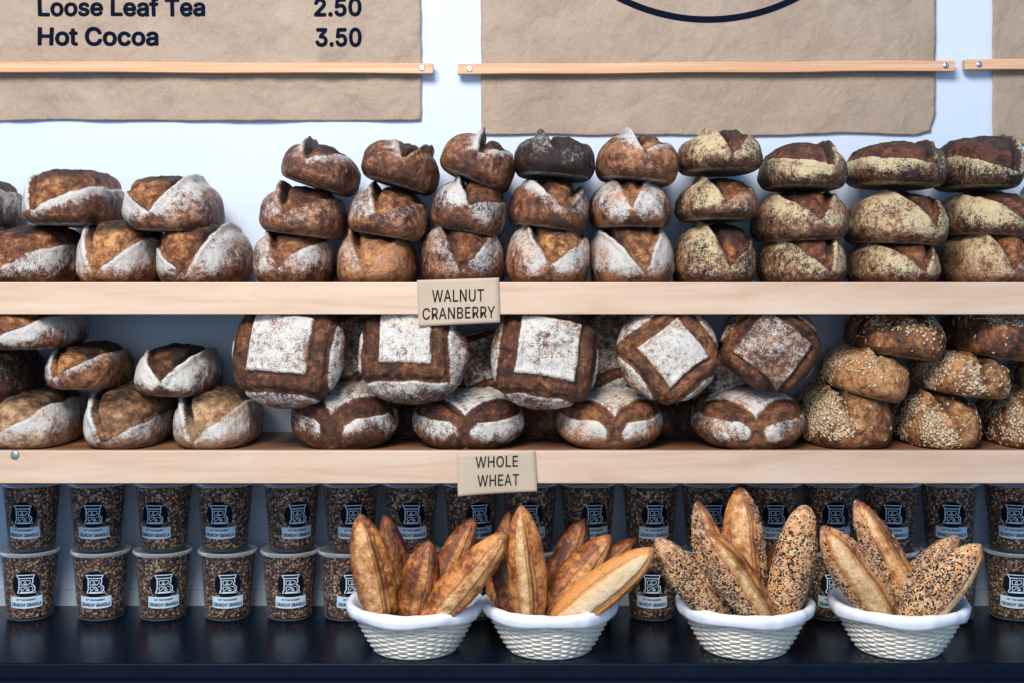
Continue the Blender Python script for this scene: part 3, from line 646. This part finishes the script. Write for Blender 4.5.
# ------------------------------------------------------------------ granola cups
CUPH = .1475; RB, RT = .0490, .0605
def cr_(z): return RB+(RT-RB)*z/CUPH
def wrap(s, z, r_off): a = s/cr_(z); r = cr_(z)+r_off; return (r*math.sin(a), -r*math.cos(a), z)
def make_cup():
    r = empty('granola_cup', (0,0,0))
    m = MB(); m.lathe([(RB-.012,.004), (RB-.004,.001), (RB,.003), (cr_(.07),.07), (RT,CUPH-.004), (RT,CUPH-.006)][:5]+[(RT+.002,CUPH-.002)], 64, True)
    m.build('cup', M_CUP, r, True)
    n, k = 120, 46; zs = np.linspace(.0065, CUPH-.009, k); v = []
    A_, Z_ = np.meshgrid(np.arange(n)*2*PI/n, zs); P = np.c_[np.cos(A_).ravel(), np.sin(A_).ravel(), Z_.ravel()]
    rr = (RB+(RT-RB)*P[:,2]/CUPH)-.0024+.0012*fbm(P*np.array([.055,.055,1]), 260, 5, 2)
    V = np.c_[P[:,0]*rr, P[:,1]*rr, P[:,2]]
    f = [(j*n+i, j*n+(i+1) % n, (j+1)*n+(i+1) % n, (j+1)*n+i) for j in range(k-1) for i in range(n)]
    V = np.r_[V, [[0,0,.006]], [[0,0,CUPH-.006]]]; c0 = n*k
    f += [(c0, (i+1) % n, i) for i in range(n)]+[(c0+1, (k-1)*n+i, (k-1)*n+(i+1) % n) for i in range(n)]
    mesh_obj('granola', V, f, M_GRAN, r)
    m = MB(); z = CUPH
    m.lathe([(RT-.006,z-.004), (RT-.003,z-.004), (RT-.002,z+.001), (RT+.003,z+.0015), (RT+.0042,z), (RT+.0042,z-.006), (RT+.002,z-.0065)], 64, False)
    m.build('lid', M_LID, r, True); m = MB(); m.lathe([(.0005,z-.0042), (RT-.006,z-.004)], 64)
    m.build('lid_window', M_CUP, r.children[-1], True)
    # label: round badge + banner, wrapped on the wall of the cup
    zc = .082; n = 40; v = [wrap(0, zc, .0006)]; f = []
    for i in range(1, 7):
        for q in range(n): v.append(wrap(.029*i/6*math.cos(2*PI*q/n), zc+.029*i/6*math.sin(2*PI*q/n), .0006))
    f += [(0, 1+q, 1+(q+1) % n) for q in range(n)]
    f += [(1+(i-1)*n+q, 1+i*n+q, 1+i*n+(q+1) % n, 1+(i-1)*n+(q+1) % n) for i in range(1, 6) for q in range(n)]
    lab = mesh_obj('label', v, f, M_LABEL, r)
    K_ = 24; v = []
    for i in range(K_+1):
        s = -.0335+.067*i/K_; cv = .002*(1-(s/.0335)**2)
        hh = .013 if abs(s) < .030 else .012
        v += [wrap(s, zc-.0375-cv-hh, .0011), wrap(s, zc-.0375-cv+.012, .0011)]
    mesh_obj('banner', v, [(2*i, 2*i+2, 2*i+3, 2*i+1) for i in range(K_)], M_LABW, lab)
    # emblem: line-drawn E/B monogram
    mb = MB()
    def stroke(pts, w_=.0011):
        w_ *= 1.25
        dense = []
        for (a, b), (c, d) in zip(pts, pts[1:]):
            k = max(1, int(math.hypot(c-a, d-b)/.003))
            dense += [(a+(c-a)*i/k, b+(d-b)*i/k) for i in range(k)]
        dense.append(pts[-1]); vv = []
        for i, (a, b) in enumerate(dense):
            p, q = dense[max(0, i-1)], dense[min(len(dense)-1, i+1)]; dx, dz = q[0]-p[0], q[1]-p[1]; l = math.hypot(dx, dz) or 1
            nx, nz = -dz/l*w_/2, dx/l*w_/2; vv += [wrap(a+nx, zc+b+nz, .0012), wrap(a-nx, zc+b-nz, .0012)]
        mb.add(vv, [(2*i, 2*i+1, 2*i+3, 2*i+2) for i in range(len(dense)-1)])
    T = lambda L_: [(x*.00100, z_*.00124-.003) for x, z_ in L_]
    stroke(T([(-19,19), (18,19), (14,13.5), (-15,13.5), (-19,19)]), .0016)
    stroke(T([(-14,13.5), (-14,-6), (-17,-11), (-17,-13)]), .0018)
    stroke(T([(14,13.5), (14,6), (11,2.5), (15,.5), (18,-3), (17,-8), (12,-11), (-12,-11)]), .0018)
    stroke(T([(-10,9.5), (9,9.5), (9,5.5), (4,2), (-10,2), (-10,9.5)]), .0012)
    stroke(T([(-10,-1.5), (3,-1.5), (-9,-9), (-10,-1.5)]), .0012)
    stroke(T([(-1,8), (-5,3.5), (2,3), (-2,8)]), .001)
    stroke(T([(1,-8), (4,-3), (7,-8), (1,-8)]), .0014)
    stroke(T([(6,-1), (12,-1.5), (14,-4.5), (12,-8)]), .001)
    stroke(T([(-16,-12.5), (20,-12.5), (18,-9)]), .0012)
    mb.build('emblem', M_LABW, lab)
    for s, x0, x1, z0, z1 in (('OF THE BAKERY', -.020, .020, -.0325, -.0285), ('CRUNCHY GRANOLA', -.031, .031, -.0455, -.0375)):
        v, f = text2d(s, .03); v = fit2d(v, x0, x1, z0, z1)
        mesh_obj('lettering', [wrap(a, zc-.0010+b-.002*(1-(a/.0335)**2), .0017) for a, b in v], f, M_LABEL, lab, False)
    return r
def copy_tree(o, parent=None):
    c = o.copy(); C.objects.link(c)
    if parent: c.parent = parent
    for ch in list(o.children): copy_tree(ch, c)
    return c
proto = make_cup(); first = [True]
ORD = ['first','second','third','fourth','fifth','sixth','seventh','eighth','ninth','tenth','eleventh','twelfth','thirteenth','fourteenth','fifteenth','sixteenth','seventeenth']
#        upper centre, upper label centre, lower centre, lower label centre (pixels)
cups = [(32,23,30,26), (98,93,101,95), (164,154,163,164), (225,219,228,228), (292,298,290,291), (351,354,347,353), (411,412,411,412), (471,480,470,474), (530,530,530,528),
        (588,595,588,590), (650,655,652,652), (709,714,710,712), (772,776,772,774), (831,836,830,834), (891,893,889,890), (949,952,950,950), (1013,1015,1013,1017)]
for i, (ux, ul, lx, ll) in enumerate(cups):
    for lev, (cxp, lp) in enumerate(((lx, ll), (ux, ul))):
        o = proto if first[0] else copy_tree(proto)
        first[0] = False
        d = DF+.246
        o.location = (wx(cxp, d), .246, ZC+.0005+lev*(CUPH+.0022))
        off = (wx(lp, d-.055)-wx(cxp, d))/.055
        o.rotation_euler = (0, 0, math.asin(max(-.6, min(.6, off)))*.95)
        tag(o, 'granola cup with round black badge, %s of the %s pair from left' % (('lower', 'upper')[lev], ORD[i]), 'cup', 'granola cups stacked in pairs along the counter')

# ------------------------------------------------------------------ baskets
def basket_profile(t):      # t 0 bottom .. 1 rim -> radius, z
    return .080+.048*(t**.85), .004+.088*t
def make_basket():
    r = empty('bread_basket', (0,0,0)); NS = 32
    mb = MB()
    for k in range(NS):
        a = 2*PI*k/NS; pts = []
        for i in range(9):
            R_, z = basket_profile(i/8); pts.append((R_*math.cos(a), R_*math.sin(a), z))
        mb.tube(pts, .0019, 5)
    mb.build('stakes', M_WICKER, r, True)
    mb = MB(); rows = 17
    for j in range(rows):
        R_, z = basket_profile((j+.3)/rows); n = NS*6
        mb.tube([((R_+.0031*math.cos(NS/2*2*PI*i/n+PI*(j % 2)))*math.cos(2*PI*i/n), (R_+.0031*math.cos(NS/2*2*PI*i/n+PI*(j % 2)))*math.sin(2*PI*i/n), z) for i in range(n)], .0026, 6, True)
    mb.build('weave', M_WICKER, r, True)
    mb = MB()
    mb.tube([(.080*math.cos(2*PI*i/96), .080*math.sin(2*PI*i/96), .0042) for i in range(96)], .004, 8, True)
    mb.lathe([(.078,.003), (.078,.006)], 64, True, True); mb.build('base', M_WICKER, r, True)
    # cloth: inner bowl, over the rim, folded down outside
    prof = [(.02,.0095), (.068,.0105), (.078,.022), (.090,.05), (.1085,.085), (.1185,.101), (.124,.110), (.129,.1135), (.1345,.112), (.1375,.106), (.1372,.098), (.1345,.090), (.1320,.084)]
    n = 144; v = []
    for j, (R_, z) in enumerate(prof):
        t = j/(len(prof)-1)
        for k in range(n):
            a = 2*PI*k/n; wv = math.sin(a*9+.7)*.5+math.sin(a*17+2.1)*.35+math.sin(a*29+1)*.2
            outer = max(0, (t-.55)/.45)
            rr = R_+wv*.0016*(.5+outer*1.3); zz = .0095+(z-.0095)*.865+(wv*.0014*(1 if t > .4 else 0))+outer**3*math.sin(a*5+1.3)*.0028
            v.append((rr*math.cos(a), rr*math.sin(a), zz))
    f = [(j*n+k, j*n+(k+1) % n, (j+1)*n+(k+1) % n, (j+1)*n+k) for j in range(len(prof)-1) for k in range(n)]+[tuple(reversed(range(n)))]
    o = mesh_obj('cloth_liner', v, f, M_CLOTH, r); sd = o.modifiers.new('t', 'SOLIDIFY'); sd.thickness = .0018; sd.offset = 0
    o['label'] = 'white cloth liner folded over the rim'
    return r
bsk = make_basket(); BY = .012
BXS = [wx(q, DF+BY) for q in (415.5, 549.5, 744.5, 898)]
blab = ['white wicker basket of plain baguettes, leftmost of the four baskets', 'white wicker basket of plain baguettes, second of the four from the left',
        'white wicker basket holding thickly seeded baguettes, third from the left', 'white wicker basket of half seeded baguettes, rightmost on the counter']
for i, px in enumerate((415.5, 549.5, 744.5, 898)):
    o = bsk if i == 0 else copy_tree(bsk)
    o.location = (wx(px, DF+BY), BY, ZC+.0003); o.rotation_euler.z = i*.9; tag(o, blab[i], 'basket', 'wicker bread baskets on the counter')

# ------------------------------------------------------------------ baguettes
def baguette(tip, low, wpx, yt, yl, label, split=(-.45,.15), ear=1, fb=0, tone=.5, seeds=None, ns=420, group='plain baguettes in the baskets', tap=1.0, zb=.945):
    """tip and a lower point (pixels) with their depths; the loaf goes on down into the basket"""
    SEED[0] += 13; seed = SEED[0]
    P1 = Vector((wx(tip[0], DF+yt), yt, wz(tip[1], DF+yt))); P0 = Vector((wx(low[0], DF+yl), yl, wz(low[1], DF+yl)))
    ax = (P1-P0).normalized(); tt = (P0.z-zb)/max(ax.z, .2); P0 = P0-ax*min(tt, .10)
    # the lower end has to stay inside the basket it stands in
    bx0 = min(BXS, key=lambda q: abs(q-wx((tip[0]*.3+low[0]*.7), DF))); r_ = wpx*(DF+yt)/F/2
    for it in range(24):
        worst = 0
        for k in range(25):
            t_ = k/24; q = P0.lerp(P1, t_); hz = (q.z-ZC-.004)/.088
            if hz > 1.06: continue
            rr_ = r_*max(0, 1-abs(2*t_-1)**2.3)**(.72*tap); worst = max(worst, math.hypot(q.x-bx0, q.y-BY)+rr_*.92+.006-basket_profile(max(0, min(1, hz)))[0])
        if worst <= 0: break
        dv = Vector((bx0-P0.x, BY-P0.y, 0)); P0 = P0+dv.normalized()*min(max(worst*.8, .002), .02)
    Lh = (P1-P0).length/2; r = wpx*(DF+(yt+yl)/2)/F/2
    D = SPH[0]; zt = D[:,2]; t = np.arcsin(np.clip(zt, -1, 1))/(PI/2)         # -1..1 along the loaf
    prof = np.clip(1-np.abs(t)**2.3, 0, 1)**(.72*tap)
    rad = np.hypot(D[:,0], D[:,1])+1e-9; cxn, cyn = D[:,0]/rad, D[:,1]/rad
    V = np.c_[cxn*r*prof, cyn*r*prof*.82, t*Lh]
    Nn = np.c_[cxn, cyn, np.zeros(len(D))]
    V = V+Nn*(prof*(fbm(V, 20, seed)*.0030+fbm(V, 70, seed+2)*.0010))[:,None]
    u = np.where(cyn < .25, cxn, np.sign(cxn)*1.5)+fbm(V, 18, seed+5)*.10
    ends = ss(.97, .80, np.abs(t))
    s0 = split[0]*ends+(split[0]+split[1])/2*(1-ends); s1_ = split[1]*ends+(split[0]+split[1])/2*(1-ends)
    dr = (s1_-u)*r; dl = (u-s0)*r; mn = np.minimum(dl, dr); burst = (.45*ss(-.001, .0016, mn)+.55*ss(.0, .009, mn+.003*fbm(V, 40, seed+6)))*ss(.98, .84, np.abs(t))
    V = V+Nn*(ends*ear*(np.exp(-((dr+.0035)/.0032)**2)*.0042-np.exp(-((dr-.0035)/.0032)**2)*.0045+.3*(np.exp(-((dl+.003)/.003)**2)*.003-np.exp(-((dl-.003)/.003)**2)*.003)))[:,None]
    V = V+Nn*(burst*fbm(V, 60, seed+9)*.0018)[:,None]
    n1 = fbm(V, 28, seed+14)
    char_dark = .65*ends*ear*np.exp(-(dr/.0022)**2)+.5*ss(.86, 1, np.abs(t))+.2*ss(.2, .8, n1)*(1-burst)+.35*ends*np.exp(-(dl/.0018)**2)
    at_ = dict(flour=burst*(fb*1.3)*ss(.001, .013, mn+.004*fbm(V, 30, seed+7))*ss(1, .7, np.abs(t))+.08+(.36*seeds(u, t)*(1-burst) if seeds else 0), burst=burst, char_dark=char_dark)  # cream split, palest along the middle: a highlight put into the colour
    o = emit('baguette', V, at_, M_BAG, tone); o.location = (P0+P1)/2
    z = ax; x = Vector((1,0,0)); x = (x-z*x.dot(z)).normalized(); y = z.cross(x)
    o.rotation_euler = Matrix((x, y, z)).transposed().to_euler()
    tag(o, label, 'baguette', group)
    if seeds:
        nn = normals(o.data); rng = np.random.default_rng(seed)
        wgt = seeds(u, t)*(cyn < .5)*(np.abs(t) < .985)*prof
        flakes(V, nn, wgt+1e-6, int(ns*1.25), .0015, rng, .0008, 1.8, 'seed_topping', M_SEED, o)
    return o
# basket 1
baguette((359,514), (381,612), 41, -0.100, -0.062, 'baguette with a dark gash near its tip, leftmost in the first basket', (-.75,.45), 1.2, fb=.1, tone=.55)
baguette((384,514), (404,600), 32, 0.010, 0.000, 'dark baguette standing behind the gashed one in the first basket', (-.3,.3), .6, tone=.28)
baguette((429,540), (413,612), 39, -0.085, -0.058, 'short brown baguette in the middle front of the first basket', (-.2,.5), .5, tone=.38)
baguette((474,517), (440,590), 34, 0.045, 0.020, 'baguette leaning right behind the big front one in the first basket', (-.2,.5), .8, tone=.45)
baguette((507,532), (437,612), 40, -0.125, -0.074, 'big baguette leaning right across the front of the first basket', (-.35,.5), .7, fb=.08, tone=.62)
baguette((498,510), (486,585), 24, 0.070, 0.050, 'thin baguette tip showing between the first two baskets', (-.3,.3), .6, tone=.5)
# basket 2
baguette((521,505), (531,616), 39, -0.120, -0.072, 'upright pale baguette at the front of the second basket', (-.55,.2), 1.2, fb=.2, tone=.66)
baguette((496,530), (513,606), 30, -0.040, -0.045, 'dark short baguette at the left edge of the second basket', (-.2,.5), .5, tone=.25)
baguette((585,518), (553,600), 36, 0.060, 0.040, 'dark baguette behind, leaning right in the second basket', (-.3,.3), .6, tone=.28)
baguette((611,535), (554,606), 40, -0.005, -0.010, 'baguette lying between the dark one and the pale front one, second basket', (-.3,.4), .8, tone=.45)
baguette((655,548), (573,611), 42, -0.110, -0.060, 'pale cream baguette leaning far right out of the second basket', (-.75,.35), .9, fb=.45, tone=.85)
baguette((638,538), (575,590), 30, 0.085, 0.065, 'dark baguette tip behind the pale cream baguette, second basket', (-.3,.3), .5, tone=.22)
# basket 3
G6 = 'seeded baguettes in the baskets'
allsd = lambda u, t: 1+0*u
baguette((655,538), (713,610), 36, -0.090, -0.052, 'seeded baguette leaning far left out of the third basket', (.4,.8), .6, tone=.6, seeds=allsd, ns=900, group=G6)
baguette((697,500), (722,600), 33, 0.030, 0.015, 'baguette with a golden split behind the left ones in the third basket', (-.1,.6), 1, tone=.5, seeds=lambda u, t: ss(0,-.2,u), ns=300, group=G6)
baguette((740,486), (747,600), 45, 0.020, 0.010, 'tall baguette with golden split and seeded right side, centre of the third basket', (-.7,.35), 1, fb=.1, tone=.6, seeds=lambda u, t: ss(.35,.5,u)+.1*ss(-.7,-.9,u), ns=420, group=G6)
baguette((703,529), (757,612), 42, -0.140, -0.076, 'front baguette with seeds left of a golden ridge, third basket', (.15,.75), 1, tone=.66, seeds=lambda u, t: ss(.15,.0,u), ns=800, group=G6)
baguette((806,505), (783,606), 40, -0.080, -0.042, 'wholly seeded baguette standing at the right of the third basket', (.9,1.2), .2, tone=.72, seeds=allsd, ns=1100, group=G6, tap=.7)
baguette((783,538), (774,600), 34, 0.060, 0.040, 'plain brown baguette hidden behind the seeded one, third basket', (-.3,.3), .6, tone=.35, group=G6)
baguette((814,530), (788,604), 28, 0.000, -0.010, 'golden baguette edge behind the wholly seeded one, right rim of the third basket', (-.3,.6), .6, tone=.7, group=G6)
# basket 4
baguette((822,526), (879,606), 44, -0.095, -0.048, 'half seeded baguette with wide pale split, leftmost in the fourth basket', (-.45,.55), 1, fb=.25, tone=.68, seeds=lambda u, t: ss(-.45,-.6,u)+.8*ss(.55,.7,u), ns=500, group=G6)
baguette((855,499), (904,595), 38, 0.020, 0.000, 'half seeded baguette standing behind at the left of the fourth basket', (-.25,.6), 1, tone=.55, seeds=lambda u, t: ss(-.2,-.4,u)+.4*ss(.6,.7,u), ns=420, group=G6)
baguette((958,535), (903,606), 38, 0.000, -0.012, 'seeded baguette behind the front right one in the fourth basket', (.5,.9), .6, tone=.5, seeds=allsd, ns=1000, group=G6)
baguette((981,544), (918,612), 46, -0.100, -0.062, 'baguette with seeded top and bare golden side, front right of the fourth basket', (.25,.95), 1, fb=.2, tone=.75, seeds=lambda u, t: ss(.3,.15,u), ns=1000, group=G6)
bpy.data.meshes.remove(TOPO)
